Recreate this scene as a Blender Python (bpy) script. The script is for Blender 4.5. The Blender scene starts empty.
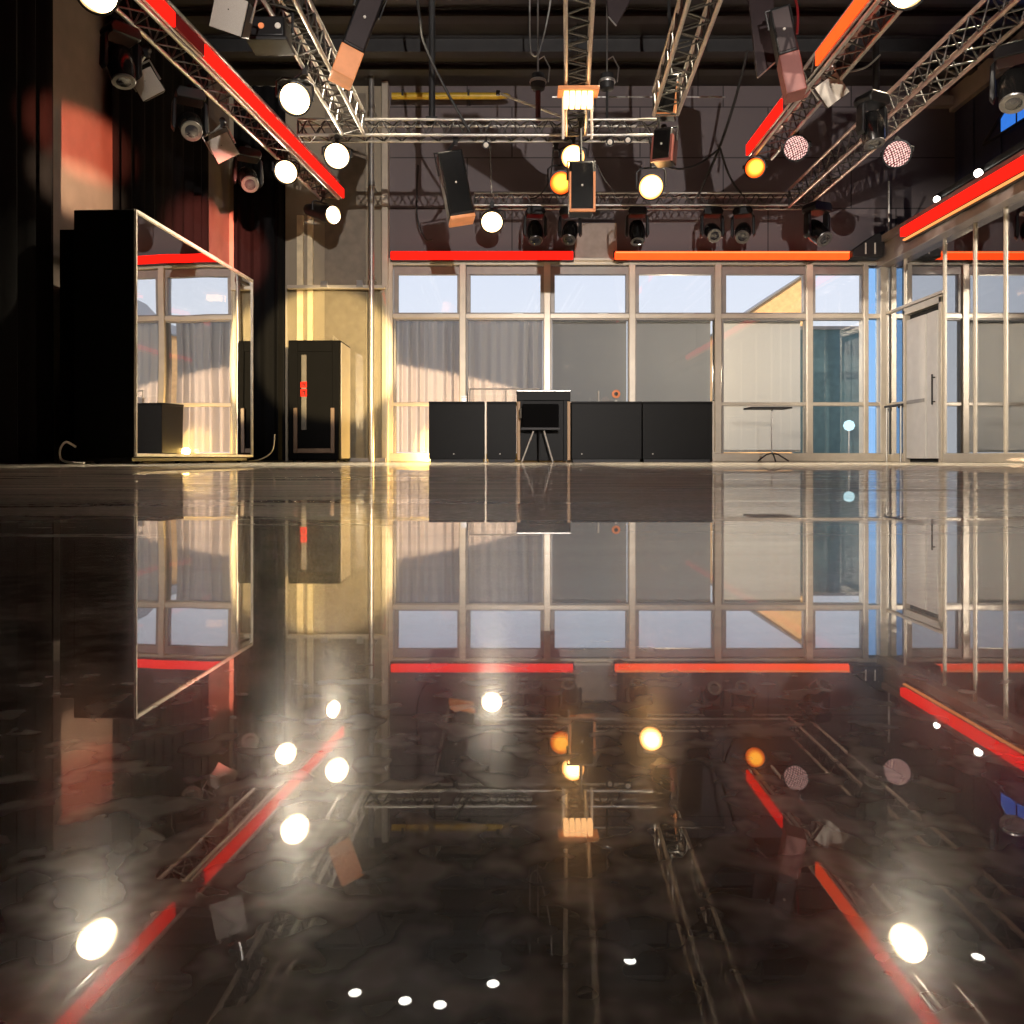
import bpy, math, random
from mathutils import Vector, Matrix
random.seed(7)
C = bpy.context.scene.collection
F, H, HY = 800.0, 0.06, 458.5          # focal length in px, camera height, horizon row
V = Vector
PI = math.pi

def at(x, y, d):                        # a photo pixel at a known depth
    return V(((x - 512) / F * d, d, H + (HY - y) / F * d))
def atz(x, y, z):                       # a photo pixel at a known height
    return at(x, y, (z - H) * F / (HY - y))
def PX(x, d): return (x - 512) / F * d
def PZ(y, d): return H + (HY - y) / F * d

# ------------------------------------------------------------------ materials
def newmat(name):
    m = bpy.data.materials.new(name); m.use_nodes = True
    nt = m.node_tree; nt.nodes.clear()
    out = nt.nodes.new('ShaderNodeOutputMaterial')
    return m, nt, out
def noise_col(nt, c, amt, scale, stretch=None):
    tc = nt.nodes.new('ShaderNodeTexCoord'); n = nt.nodes.new('ShaderNodeTexNoise')
    n.inputs['Scale'].default_value = scale; n.inputs['Detail'].default_value = 4
    if stretch:
        mp = nt.nodes.new('ShaderNodeMapping'); mp.inputs['Scale'].default_value = stretch
        nt.links.new(tc.outputs['Object'], mp.inputs['Vector']); nt.links.new(mp.outputs['Vector'], n.inputs['Vector'])
    else:
        nt.links.new(tc.outputs['Object'], n.inputs['Vector'])
    r = nt.nodes.new('ShaderNodeValToRGB')
    r.color_ramp.elements[0].position = .3; r.color_ramp.elements[1].position = .7
    r.color_ramp.elements[0].color = [max(0, k * (1 - amt)) for k in c] + [1]
    r.color_ramp.elements[1].color = [min(1, k * (1 + amt)) for k in c] + [1]
    nt.links.new(n.outputs['Fac'], r.inputs['Fac'])
    return r.outputs['Color'], n.outputs['Fac']
def pbr(name, c, rough=.5, metal=0., amt=.15, scale=6., coat=0., emit=None, es=0., bump=0., stretch=None, spec=.5):
    m, nt, out = newmat(name)
    b = nt.nodes.new('ShaderNodeBsdfPrincipled')
    col, fac = noise_col(nt, c, amt, scale, stretch)
    nt.links.new(col, b.inputs['Base Color'])
    b.inputs['Roughness'].default_value = rough; b.inputs['Metallic'].default_value = metal
    b.inputs['Coat Weight'].default_value = coat; b.inputs['Specular IOR Level'].default_value = spec
    if emit:
        b.inputs['Emission Color'].default_value = (*emit, 1); b.inputs['Emission Strength'].default_value = es
    if bump:
        bp = nt.nodes.new('ShaderNodeBump'); bp.inputs['Strength'].default_value = bump; bp.inputs['Distance'].default_value = .02
        nt.links.new(fac, bp.inputs['Height']); nt.links.new(bp.outputs['Normal'], b.inputs['Normal'])
    nt.links.new(b.outputs[0], out.inputs['Surface'])
    return m
def emis(name, c, s):
    m, nt, out = newmat(name)
    e = nt.nodes.new('ShaderNodeEmission'); col, _ = noise_col(nt, c, .04, 9)
    nt.links.new(col, e.inputs['Color']); e.inputs['Strength'].default_value = s
    nt.links.new(e.outputs[0], out.inputs['Surface'])
    return m
def lens_mat(name, centre, rim, s0, s1):
    m, nt, out = newmat(name); N, L = nt.nodes.new, nt.links.new
    tc = N('ShaderNodeTexCoord'); mp = N('ShaderNodeMapping'); mp.inputs['Location'].default_value = (-1, 0, -1); mp.inputs['Scale'].default_value = (2, 0, 2)
    ln = N('ShaderNodeVectorMath'); ln.operation = 'LENGTH'
    L(tc.outputs['Generated'], mp.inputs[0]); L(mp.outputs[0], ln.inputs[0])
    r = N('ShaderNodeValToRGB'); r.color_ramp.elements[0].color = (*centre, 1); r.color_ramp.elements[0].position = .5
    r.color_ramp.elements[1].color = (*rim, 1); r.color_ramp.elements[1].position = .97
    mr = N('ShaderNodeMapRange'); mr.inputs[1].default_value = .55; mr.inputs[2].default_value = 1.0; mr.inputs[3].default_value = s0; mr.inputs[4].default_value = s1
    e = N('ShaderNodeEmission'); L(ln.outputs['Value'], r.inputs[0]); L(ln.outputs['Value'], mr.inputs[0])
    L(r.outputs[0], e.inputs[0]); L(mr.outputs[0], e.inputs[1]); L(e.outputs[0], out.inputs['Surface'])
    return m
def thin_glass(name, tint, refl, rough=.0):
    m, nt, out = newmat(name)
    t = nt.nodes.new('ShaderNodeBsdfTransparent'); t.inputs['Color'].default_value = (*tint, 1)
    g = nt.nodes.new('ShaderNodeBsdfGlossy'); g.inputs['Roughness'].default_value = rough
    g.inputs['Color'].default_value = (.95, .95, .95, 1)
    mx = nt.nodes.new('ShaderNodeMixShader')
    lw = nt.nodes.new('ShaderNodeFresnel'); lw.inputs['IOR'].default_value = 1.5
    a = nt.nodes.new('ShaderNodeMath'); a.operation = 'ADD'; a.inputs[1].default_value = refl; a.use_clamp = True
    nt.links.new(lw.outputs[0], a.inputs[0]); nt.links.new(a.outputs[0], mx.inputs['Fac'])
    nt.links.new(t.outputs[0], mx.inputs[1]); nt.links.new(g.outputs[0], mx.inputs[2])
    nt.links.new(mx.outputs[0], out.inputs['Surface'])
    return m
def cloth(name, c, trans=.3, weave=420.):
    m, nt, out = newmat(name)
    d = nt.nodes.new('ShaderNodeBsdfDiffuse'); t = nt.nodes.new('ShaderNodeBsdfTranslucent')
    col, _ = noise_col(nt, c, .08, weave)
    nt.links.new(col, d.inputs['Color']); nt.links.new(col, t.inputs['Color'])
    mx = nt.nodes.new('ShaderNodeMixShader'); mx.inputs['Fac'].default_value = trans
    nt.links.new(d.outputs[0], mx.inputs[1]); nt.links.new(t.outputs[0], mx.inputs[2])
    nt.links.new(mx.outputs[0], out.inputs['Surface'])
    return m

def floor_mat():
    m, nt, out = newmat('polished_dark_floor')
    N, L = nt.nodes.new, nt.links.new
    tc = N('ShaderNodeTexCoord')
    def noise(s, det=3., rough=.5, stretch=None):
        n = N('ShaderNodeTexNoise'); n.inputs['Scale'].default_value = s; n.inputs['Detail'].default_value = det
        n.inputs['Roughness'].default_value = rough
        if stretch:
            mp = N('ShaderNodeMapping'); mp.inputs['Scale'].default_value = stretch
            L(tc.outputs['Object'], mp.inputs[0]); L(mp.outputs[0], n.inputs['Vector'])
        else: L(tc.outputs['Object'], n.inputs['Vector'])
        return n.outputs['Fac']
    def ramp(src, stops):
        r = N('ShaderNodeValToRGB'); e = r.color_ramp.elements
        e[0].position, e[0].color = stops[0][0], (*stops[0][1], 1)
        e[1].position, e[1].color = stops[-1][0], (*stops[-1][1], 1)
        for p, c in stops[1:-1]:
            k = e.new(p); k.color = (*c, 1)
        L(src, r.inputs['Fac']); return r.outputs['Color']
    fine = noise(105, 2., .45)                             # centimetre-size aggregate
    grit = noise(420, 2.)
    broad = noise(5.5, 5., .6)
    scuff = noise(9, 5., .65, (.22, 2.4, 1))
    ca = ramp(fine, [(.36, FL_A), (.5, FL_B), (.64, FL_C)])
    cb = ramp(broad, [(.35, (.7, .7, .7)), (.7, (1.2, 1.18, 1.14))])
    cs = ramp(scuff, [(.47, (0, 0, 0)), (.60, (.05, .046, .036)), (.72, (.22, .19, .14))])
    def mix(a_, b_, mode):
        mu = N('ShaderNodeMix'); mu.data_type = 'RGBA'; mu.blend_type = mode; mu.inputs[0].default_value = 1
        L(a_, mu.inputs[6]); L(b_, mu.inputs[7]); return mu.outputs[2]
    col = mix(mix(ca, cb, 'MULTIPLY'), cs, 'ADD')
    b = N('ShaderNodeBsdfPrincipled')
    rr = N('ShaderNodeMapRange'); rr.inputs[1].default_value = .35; rr.inputs[2].default_value = .7
    rr.inputs[3].default_value = .15; rr.inputs[4].default_value = .22
    L(scuff, rr.inputs[0])
    b.inputs['IOR'].default_value = 1.52
    bp = N('ShaderNodeBump'); bp.inputs['Strength'].default_value = .05; bp.inputs['Distance'].default_value = .0008
    L(fine, bp.inputs['Height']); L(bp.outputs[0], b.inputs['Normal'])
    sp = N('ShaderNodeSeparateXYZ'); L(tc.outputs['Object'], sp.inputs[0])
    def mrange(src, a_, b_, c_, d_):
        r_ = N('ShaderNodeMapRange'); L(src, r_.inputs[0])
        for k_, v_ in enumerate((a_, b_, c_, d_)): r_.inputs[k_ + 1].default_value = v_
        return r_.outputs[0]
    far = mrange(sp.outputs['Y'], .35, 1.5, 0, 1)               # the paler, duller part of the floor starts further in
    dull_streaks = mrange(noise(2.4, 8., .72, (.5, 3.2, 1)), .38, .66, .30, .88)
    gate = N('ShaderNodeMath'); gate.operation = 'MULTIPLY'; L(far, gate.inputs[0]); L(dull_streaks, gate.inputs[1])
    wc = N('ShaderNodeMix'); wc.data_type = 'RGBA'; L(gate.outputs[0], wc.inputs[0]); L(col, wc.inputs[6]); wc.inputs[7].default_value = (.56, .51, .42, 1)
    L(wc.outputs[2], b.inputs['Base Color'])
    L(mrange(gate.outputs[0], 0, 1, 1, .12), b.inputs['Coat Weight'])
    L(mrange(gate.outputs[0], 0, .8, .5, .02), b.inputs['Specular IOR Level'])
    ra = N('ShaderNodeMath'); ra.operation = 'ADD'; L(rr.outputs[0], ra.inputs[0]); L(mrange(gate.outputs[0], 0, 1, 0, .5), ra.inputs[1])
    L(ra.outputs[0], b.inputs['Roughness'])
    b.inputs['Coat Roughness'].default_value = .008; b.inputs['Coat IOR'].default_value = 1.66
    L(b.outputs[0], out.inputs['Surface'])
    return m
FL_A, FL_B, FL_C = (.014, .014, .015), (.11, .112, .115), (.34, .35, .36)

def panel_wall_mat(name, c, w, h, rough=.6):
    m, nt, out = newmat(name)
    N, L = nt.nodes.new, nt.links.new
    tc = N('ShaderNodeTexCoord'); mp = N('ShaderNodeMapping'); mp.inputs['Rotation'].default_value = (PI / 2, 0, 0)
    br = N('ShaderNodeTexBrick'); br.offset = 0.35
    br.inputs['Color1'].default_value = (*c, 1); br.inputs['Color2'].default_value = (*[k * .82 for k in c], 1)
    br.inputs['Mortar'].default_value = (*[k * .2 for k in c], 1)
    br.inputs['Scale'].default_value = 1; br.inputs['Brick Width'].default_value = w; br.inputs['Row Height'].default_value = h
    br.inputs['Mortar Size'].default_value = .012
    L(tc.outputs['Object'], mp.inputs[0]); L(mp.outputs[0], br.inputs['Vector'])
    b = N('ShaderNodeBsdfPrincipled'); b.inputs['Roughness'].default_value = rough
    L(br.outputs['Color'], b.inputs['Base Color']); L(b.outputs[0], out.inputs['Surface'])
    return m

def pixel_face_mat():
    m, nt, out = newmat('led_pixel_face')
    N, L = nt.nodes.new, nt.links.new
    tc = N('ShaderNodeTexCoord'); v = N('ShaderNodeTexVoronoi'); v.inputs['Scale'].default_value = 1; v.inputs['Randomness'].default_value = .25
    mp = N('ShaderNodeMapping'); mp.inputs['Scale'].default_value = (11, 0, 11); mp.inputs['Rotation'].default_value = (0, .4, 0)
    L(tc.outputs['Generated'], mp.inputs[0]); L(mp.outputs[0], v.inputs['Vector'])
    r = N('ShaderNodeValToRGB'); r.color_ramp.elements[0].color = (1, .62, .55, 1); r.color_ramp.elements[0].position = .33
    r.color_ramp.elements[1].color = (.10, .015, .015, 1); r.color_ramp.elements[1].position = .48
    L(v.outputs['Distance'], r.inputs['Fac'])
    e = N('ShaderNodeEmission'); e.inputs['Strength'].default_value = 1.5
    L(r.outputs[0], e.inputs['Color']); L(e.outputs[0], out.inputs['Surface'])
    return m

M = dict(
    floor=floor_mat(),
    ceil=pbr('ceiling_black', (.030, .030, .031), .6, amt=.3, scale=1.2),
    beam=pbr('beam_black', (.030, .030, .031), .45),
    bwall=panel_wall_mat('dark_wall_panels', (.135, .112, .118), 2.4, .95),
    beige=pbr('beige_wall', (.31, .26, .19), .55, amt=.08, scale=2),
    lwall=pbr('left_wall_paint', (.19, .155, .13), .6, amt=.12, scale=3),
    blackwall=pbr('black_wall', (.012, .012, .012), .8),
    navy=pbr('navy_wall', (.020, .022, .050), .5),
    mull=pbr('mullion_champagne', (.55, .49, .40), .35, .35, amt=.06),
    frame=pbr('window_frame_taupe', (.27, .25, .23), .4, .3, amt=.06),
    fascia=pbr('fascia_taupe', (.40, .34, .32), .25, .3, amt=.05),
    glass=thin_glass('clear_window_glass', (.96, .97, .98), .0),
    lowglass=thin_glass('lower_window_glass', (.94, .95, .95), .0, .0),
    sideglass=thin_glass('reflective_side_glass', (.80, .80, .81), .42),
    parti=thin_glass('partition_glass', (.95, .95, .92), .02),
    blue=thin_glass('blue_glass', (.05, .20, .75), .02),
    paleblue=thin_glass('pale_blue_glass', (.60, .80, 1.0), .02),
    blind=cloth('grey_blind', (.36, .355, .345), .28),
    blind2=cloth('pale_blind', (.66, .62, .55), .55),
    curt=cloth('sheer_curtain', (.50, .475, .45), .48),
    drape=cloth('beige_drape_fabric', (.62, .57, .50), .3),
    boothblack=pbr('matt_black_booth', (.0022, .0022, .0024), .8, spec=.1),
    velvet=pbr('black_velvet', (.003, .003, .0035), .85, spec=.15, scale=20),
    backcurt=cloth('beige_drape', (.40, .36, .31), .1),
    black=pbr('black_plastic', (.007, .007, .0075), .42, spec=.35),
    blackm=pbr('black_powder_coat', (.018, .018, .019), .5, .2),
    gloss=pbr('gloss_black', (.005, .005, .005), .2, coat=.2),
    counter=pbr('black_counter_laminate', (.0045, .0045, .004), .45, spec=.15),
    alu=pbr('brushed_aluminium', (.52, .50, .47), .36, .8, amt=.1, scale=30),
    warmalu=pbr('red_glow_aluminium', (.58, .45, .39), .36, .8),  # aluminium with the reddish light put into its colour
    lace=pbr('truss_lacing', (.10, .096, .092), .4, .8),
    steel=pbr('steel', (.45, .44, .42), .3, .9),
    white=pbr('white_edge', (.66, .62, .55), .4),
    mirror=pbr('mirror_glass', (.88, .87, .85), .015, 1., amt=.01),
    grille=pbr('grey_grille', (.36, .33, .29), .7, amt=.12, scale=220, spec=.1),
    brownbox=pbr('dark_brown_case', (.022, .014, .015), .55, spec=.25),
    orangeglow=pbr('orange_painted_glow', (.55, .22, .09), .5, emit=(1, .33, .1), es=.22),  # orange LED reflection put into the colour as faint emission
    pinkface=pbr('dusty_red_face', (.13, .040, .032), .5, emit=(.8, .2, .13), es=.08),  # faint red glow put into the face as emission
    wood=pbr('oak_edge', (.52, .31, .14), .45, stretch=(8, 8, .6)),
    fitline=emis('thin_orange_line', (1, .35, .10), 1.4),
    lamp=lens_mat('lamp_white', (1, .92, .76), (1, .66, .30), 62, 1.2),
    lampw=lens_mat('lamp_warm', (1, .60, .24), (1, .38, .08), 22, 1.5),
    lampy=lens_mat('lamp_amber', (1, .42, .04), (1, .10, .01), 4.2, 1.2),
    fit=emis('blinder_cells', (1, .50, .20), 6),
    small=emis('small_white_bulb', (1, .93, .82), 14),
    redled=emis('red_led', (1, .010, .005), 2.2),
    orangeled=emis('orange_led', (1, .065, .010), 2.6),
    dimled=pbr('unlit_red_diffuser', (.035, .003, .005), .3, emit=(1, .03, .02), es=.08),
    pixel=pixel_face_mat(),
    lens=pbr('dark_lens', (.03, .03, .035), .05, coat=1.),
    lensring=pbr('lens_ring', (.16, .155, .15), .3, .7),
    red=pbr('red_label', (.42, .012, .006), .6, emit=(1, .04, .02), es=.3, spec=.1),  # emission holds the red; the label is no lamp
    yellow=pbr('yellow_pipe', (.45, .30, .02), .4),
    greydoor=pbr('pale_grey_door', (.62, .60, .57), .4, amt=.05),
    rackside=pbr('satin_rack_side', (.50, .45, .38), .25, .3, amt=.03),  # beige reflection on the side put into its colour
    facade=pbr('sunlit_facade', (.85, .52, .24), .8),
    asphalt=pbr('outdoor_paving', (.30, .29, .27), .9),
    teal=pbr('teal_wall', (.10, .17, .18), .6),
    chain=pbr('chain_steel', (.35, .34, .33), .35, .9),
    rubber=pbr('cable_rubber', (.010, .010, .010), .6),
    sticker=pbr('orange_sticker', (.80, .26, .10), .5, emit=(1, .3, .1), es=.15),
)

# ------------------------------------------------------------------ mesh builder
class MB:
    def __init__(s): s.v, s.f = [], []
    def add(s, vs, fs, M_=None):
        k = len(s.v)
        for p in vs:
            p = V(p); s.v.append(M_ @ p if M_ else p)
        s.f += [[i + k for i in f] for f in fs]; return s
    def box(s, c, d, M_=None):
        x, y, z = [k / 2 for k in d]; c = V(c)
        vs = [c + V((a * x, b * y, e * z)) for a in (-1, 1) for b in (-1, 1) for e in (-1, 1)]
        return s.add(vs, [(0, 1, 3, 2), (4, 6, 7, 5), (0, 4, 5, 1), (2, 3, 7, 6), (0, 2, 6, 4), (1, 5, 7, 3)], M_)
    def bx(s, x0, x1, y0, y1, z0, z1, M_=None):
        return s.box(((x0 + x1) / 2, (y0 + y1) / 2, (z0 + z1) / 2), (x1 - x0, y1 - y0, z1 - z0), M_)
    def path(s, pts, r, n=8, closed=False):
        pts = [V(p) for p in pts]; k = len(s.v); up = None; m = len(pts)
        for i, p in enumerate(pts):
            a = pts[(i - 1) % m] if closed or i else p; b = pts[(i + 1) % m] if closed or i < m - 1 else p
            t = (b - a).normalized()
            if up is None:
                up = V((0, 0, 1)) if abs(t.z) < .9 else V((1, 0, 0))
            u = (up - t * up.dot(t)).normalized(); w = t.cross(u); up = u
            for j in range(n):
                q = 2 * PI * j / n; s.v.append(p + r * (u * math.cos(q) + w * math.sin(q)))
        for i in range(m if closed else m - 1):
            i2 = (i + 1) % m
            for j in range(n):
                j2 = (j + 1) % n
                s.f.append([k + i * n + j, k + i * n + j2, k + i2 * n + j2, k + i2 * n + j])
        if not closed:
            s.f.append([k + j for j in range(n)][::-1]); s.f.append([k + (m - 1) * n + j for j in range(n)])
        return s
    def tube(s, a, b, r, n=8): return s.path([a, b], r, n)
    def lathe(s, prof, M_=None, n=24):       # (radius, z) about local z
        k = len(s.v)
        for r, z in prof:
            for j in range(n):
                q = 2 * PI * j / n; p = V((r * math.cos(q), r * math.sin(q), z)); s.v.append(M_ @ p if M_ else p)
        m = len(prof)
        for i in range(m - 1):
            for j in range(n):
                j2 = (j + 1) % n
                s.f.append([k + i * n + j, k + i * n + j2, k + (i + 1) * n + j2, k + (i + 1) * n + j])
        s.f.append([k + j for j in range(n)][::-1]); s.f.append([k + (m - 1) * n + j for j in range(n)])
        return s
    def prism(s, poly, y0, y1, M_=None):     # polygon in x,z extruded along y
        n = len(poly)
        vs = [(x, y0, z) for x, z in poly] + [(x, y1, z) for x, z in poly]
        fs = [list(range(n)), list(range(2 * n - 1, n - 1, -1))] + [[i, i + n, (i + 1) % n + n, (i + 1) % n] for i in range(n)]
        return s.add(vs, fs, M_)
    def build(s, name, mat, parent=None, bevel=0., smooth=True, off=None):
        me = bpy.data.meshes.new(name)
        vs = [v - off for v in s.v] if off is not None else s.v
        me.from_pydata([tuple(v) for v in vs], [], s.f); me.materials.append(mat)
        import bmesh
        bm = bmesh.new(); bm.from_mesh(me); bmesh.ops.recalc_face_normals(bm, faces=bm.faces); bm.to_mesh(me); bm.free()
        if smooth:
            me.polygons.foreach_set('use_smooth', [True] * len(me.polygons)); me.set_sharp_from_angle(angle=math.radians(38))
        o = bpy.data.objects.new(name, me); C.objects.link(o)
        if parent: o.parent = parent
        if bevel:
            b = o.modifiers.new('bevel', 'BEVEL'); b.width = bevel; b.segments = 2; b.limit_method = 'ANGLE'
        return o

def tag(o, label, cat, group=None):
    o['label'] = label; o['category'] = cat
    if group: o['group'] = group
    return o
def thing(name, label, cat, loc=(0, 0, 0), group=None, rz=0.):
    o = bpy.data.objects.new(name, None); C.objects.link(o); o.location = loc; o.rotation_euler = (0, 0, rz)
    o.empty_display_size = .1
    return tag(o, label, cat, group)
def struct(name, mb, mat, parent=None, bevel=0., smooth=False):
    o = mb.build(name, mat, parent, bevel, smooth)
    if not parent: o['kind'] = 'structure'
    return o
def sempty(name, loc=(0, 0, 0)):
    o = bpy.data.objects.new(name, None); C.objects.link(o); o.location = loc; o['kind'] = 'structure'; return o
def copy_tree(o, parent=None):
    c = o.copy(); C.objects.link(c); c.parent = parent
    for ch in list(o.children): copy_tree(ch, c)
    return c
def aim(a, up=V((0, 0, 1))):             # matrix whose local z points along a
    a = V(a).normalized(); s_ = up.cross(a)
    s_ = V((1, 0, 0)) if s_.length < 1e-3 else s_.normalized()
    u = a.cross(s_)
    return Matrix((s_, u, a)).transposed().to_4x4()
CAM = V((0, 0, H))

# ------------------------------------------------------------------ the setting
D = 15.0                                                    # depth of the window wall
XL, XR, ZC = -5.3, 7.0, 7.05
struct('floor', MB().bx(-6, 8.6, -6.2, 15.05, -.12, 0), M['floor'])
struct('ceiling', MB().bx(-6, 8.6, -6.2, 15.4, ZC, ZC + .25), M['ceil'])
n_trim = [0]
def trim(mb, mat, bevel=0.):
    n_trim[0] += 1; return struct('trim_%d' % n_trim[0], mb, mat, None, bevel)
for i, y in enumerate((10.9, 11.7, 12.5, 13.3, 14.2)):      # deck ribs and roof beams under the ceiling
    hgt = .30 if i % 2 else .16
    trim(MB().bx(-5.3, 8.3, y - .11, y + .11, ZC - hgt + .02, ZC - hgt + .05).bx(-5.3, 8.3, y - .03, y + .03, ZC - hgt + .03, ZC)
         .bx(-5.3, 8.3, y - .11, y + .11, ZC - .03, ZC), M['beam'])
struct('wall_front', MB().bx(-6, 8.6, -6.4, -6.2, -.12, ZC + .2), M['blackwall'])
struct('wall_left', MB().bx(-5.55, XL, -6.2, 15.2, -.02, ZC + .02), M['lwall'])
xa, xb = PX(388, D), PX(880, D)                             # window front from -2.33 to 6.9
wb = MB().bx(xa - .05, 8.6, D, D + .2, PZ(266, D), ZC + .02)
struct('wall_back', wb, M['bwall'])
wl = MB().bx(-5.4, xa, D, D + .2, -.02, ZC + .02)
o = wl.build('wall_back_left', M['beige'], None, 0, False); o['kind'] = 'structure'
# right: glazed front at XR with a solid wall behind, ledge, and a set-back upper wall
struct('wall_right', MB().bx(8.3, 8.5, -6.2, 15.2, -.02, ZC + .02), M['navy'])
trim(MB().bx(7.95, 8.0, -6.2, 15, 0, 3.98), M['backcurt'])     # inner lining behind the side glazing
trim(MB().bx(6.72, 8.35, -6.2, 15.0, 4.0, 4.12), M['fascia'])  # ledge over the side glazing
trim(MB().bx(6.80, 7.08, -6.2, 15.0, 3.62, 4.0), M['fascia'], .01)
trim(MB().bx(8.2, 8.3, 9.5, 15, 6.55, 6.95).bx(6.9, 8.3, 14.85, 15, 6.62, 6.8), M['fascia'])

# ---- window wall: posts, transoms, upper windows, lower panes
posts = [391, 463, 547, 631.5, 717, 808, 864]
for x in posts:
    xc = PX(x, D); w = .06 if x not in (391, 864) else .045
    trim(MB().bx(xc - w, xc + w, D - .10, D + .12, 0, PZ(263, D)), M['mull'], .008)
trim(MB().bx(xa, xb, D - .09, D + .12, PZ(266, D), PZ(259, D)), M['mull'], .006)      # head
trim(MB().bx(xa, xb, D - .08, D + .12, PZ(319, D), PZ(314.5, D)), M['mull'], .006)    # transom
trim(MB().bx(xa, xb, D - .06, D + .12, PZ(406, D), PZ(402.5, D)), M['mull'], .006)    # mid rail
trim(MB().bx(xa, xb, D - .14, D + .14, 0, .16), M['mull'], .01)                       # sill plinth
wins = [(397, 459), (469, 542), (553, 627), (637, 713), (724, 804), (813, 862)]
z0, z1 = PZ(316, D), PZ(266, D)
for i, (a, b) in enumerate(wins):
    r = sempty('window_%d' % (i + 1), (PX((a + b) / 2, D), D, z0))
    w = PX(b, D) - PX(a, D); hh = PZ(274, D) - PZ(314, D); W2 = w / 2 + .05
    top = z1 - z0 - .02
    fr = MB().bx(-W2, W2, -.05, .06, -.0, .055).bx(-W2, W2, -.05, .06, PZ(275, D) - z0, top)
    fr.bx(-W2, -w / 2 + .03, -.05, .06, .055, PZ(275, D) - z0).bx(w / 2 - .03, W2, -.05, .06, .055, PZ(275, D) - z0)
    fr.build('window_frame', M['frame'], r, .006, False)
    MB().bx(-w / 2 + .02, w / 2 - .02, -.004, .004, .05, PZ(275, D) - z0 + .01).build('pane', M['glass'], r, 0, False)
    MB().bx(w * .1, w * .24, -.075, -.05, .015, .04).build('window_handle', M['alu'], r, .004, False)
for i, (a, b) in enumerate(wins):
    r = sempty('window_%d' % (i + 7), (PX((a + b) / 2, D), D, .16))
    w = PX(b, D) - PX(a, D); W2 = w / 2 + .05
    zt = PZ(319, D) - .16; zm = PZ(404, D) - .16
    MB().bx(-W2, W2, -.03, -.022, zm + .02, zt).build('pane', M['lowglass'], r, 0, False)
    MB().bx(-W2, W2, -.03, -.022, 0, zm - .02).build('pane', M['lowglass'], r, 0, False)
    fr = MB().bx(-W2, -W2 + .035, -.05, .05, 0, zt).bx(W2 - .035, W2, -.05, .05, 0, zt).bx(-W2 + .035, W2 - .035, -.05, .05, zt - .03, zt)
    fr.build('window_frame', M['frame'], r, .004, False)
# the blue glazed strip in the corner
r = sempty('window_13', (PX(871.5, D), D, .16))
MB().bx(-.10, .09, -.01, .0, 0, PZ(268, D) - .16).build('pane', M['paleblue'], r, 0, False)
trim(MB().bx(PX(879, D) - .025, PX(879, D) + .08, D - .12, D + .1, 0, 3.95), M['mull'], .01)

# curtains and blinds behind the lower panes
def pleated(x0, x1, z0_, z1_, y, amp, pitch, name, mat, label, cat, group=None, axis='x', seed=0):
    rnd = random.Random(seed); n = max(8, int((x1 - x0) / pitch * 8)); vs = []; fs = []
    rows = 9
    ph = [rnd.uniform(-.6, .6) for _ in range(12)]
    for r_ in range(rows):
        t = r_ / (rows - 1)
        for i in range(n + 1):
            u = i / n; x = x0 + (x1 - x0) * u
            a = amp * (.75 + .35 * math.sin(u * 9 + ph[0])) * (.8 + .3 * (1 - t))
            q = a * math.sin((x - x0) / pitch * 2 * PI + .5 * math.sin(u * 14 + ph[1]) + .12 * math.sin(t * 5 + ph[2]))
            z = z0_ + (z1_ - z0_) * t
            vs.append((x, y + q, z) if axis == 'x' else (y + q, x, z))
    for r_ in range(rows - 1):
        for i in range(n):
            k = r_ * (n + 1) + i; fs.append((k, k + 1, k + n + 2, k + n + 1))
    m = MB().add(vs, fs)
    c = V(((x0 + x1) / 2, y, z0_)) if axis == 'x' else V((y, (x0 + x1) / 2, z0_))
    o = m.build(name, mat, None, 0, True, off=c); o.location = c
    return tag(o, label, cat, group)
ztop = PZ(317.5, D)
pleated(PX(394, D) + .01, PX(460, D) - .0, .18, ztop, D + .26, .06, .165, 'curtain', M['curt'], 'pleated grey curtain behind the leftmost tall window pane, warm light on its lower half', 'curtain', seed=1)
pleated(PX(467, D), PX(543, D), .18, ztop, D + .26, .045, .20, 'curtain', M['curt'], 'flatter grey curtain behind second window pane, sunlit only along its foot', 'curtain', seed=2)
def blind(a, b, mat, label):
    xc = PX((a + b) / 2, D); w = PX(b, D) - PX(a, D)
    t = thing('roller_blind', label, 'blind', (xc, D + .2, .18), 'roller blinds behind the window wall')
    h_ = ztop - .18
    vs = []; fs = []; n = 12
    for j in range(9):
        for i in range(n + 1):
            u = i / n; vs.append(((u - .5) * w, .012 * math.sin(u * 11 + a) * (1 - j / 10), .04 + (h_ - .1) * j / 8))
    for j in range(8):
        for i in range(n):
            k = j * (n + 1) + i; fs.append((k, k + 1, k + n + 2, k + n + 1))
    MB().add(vs, fs).build('blind_fabric', mat, t)
    MB().tube((-w / 2, .02, h_ - .05), (w / 2, .02, h_ - .05), .035, 12).build('roller', M['alu'], t)
    MB().bx(-w / 2, w / 2, -.02, .02, .0, .045).build('bottom_bar', M['alu'], t, .004)
blind(553, 628, M['blind'], 'plain grey roller blind behind the third window pane, above the lectern')
blind(637, 713, M['blind'], 'plain grey roller blind behind fourth window pane, above right end of the counter')
blind(723, 804, M['blind2'], 'pale cream roller blind behind fifth window pane, behind the high table')

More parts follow.
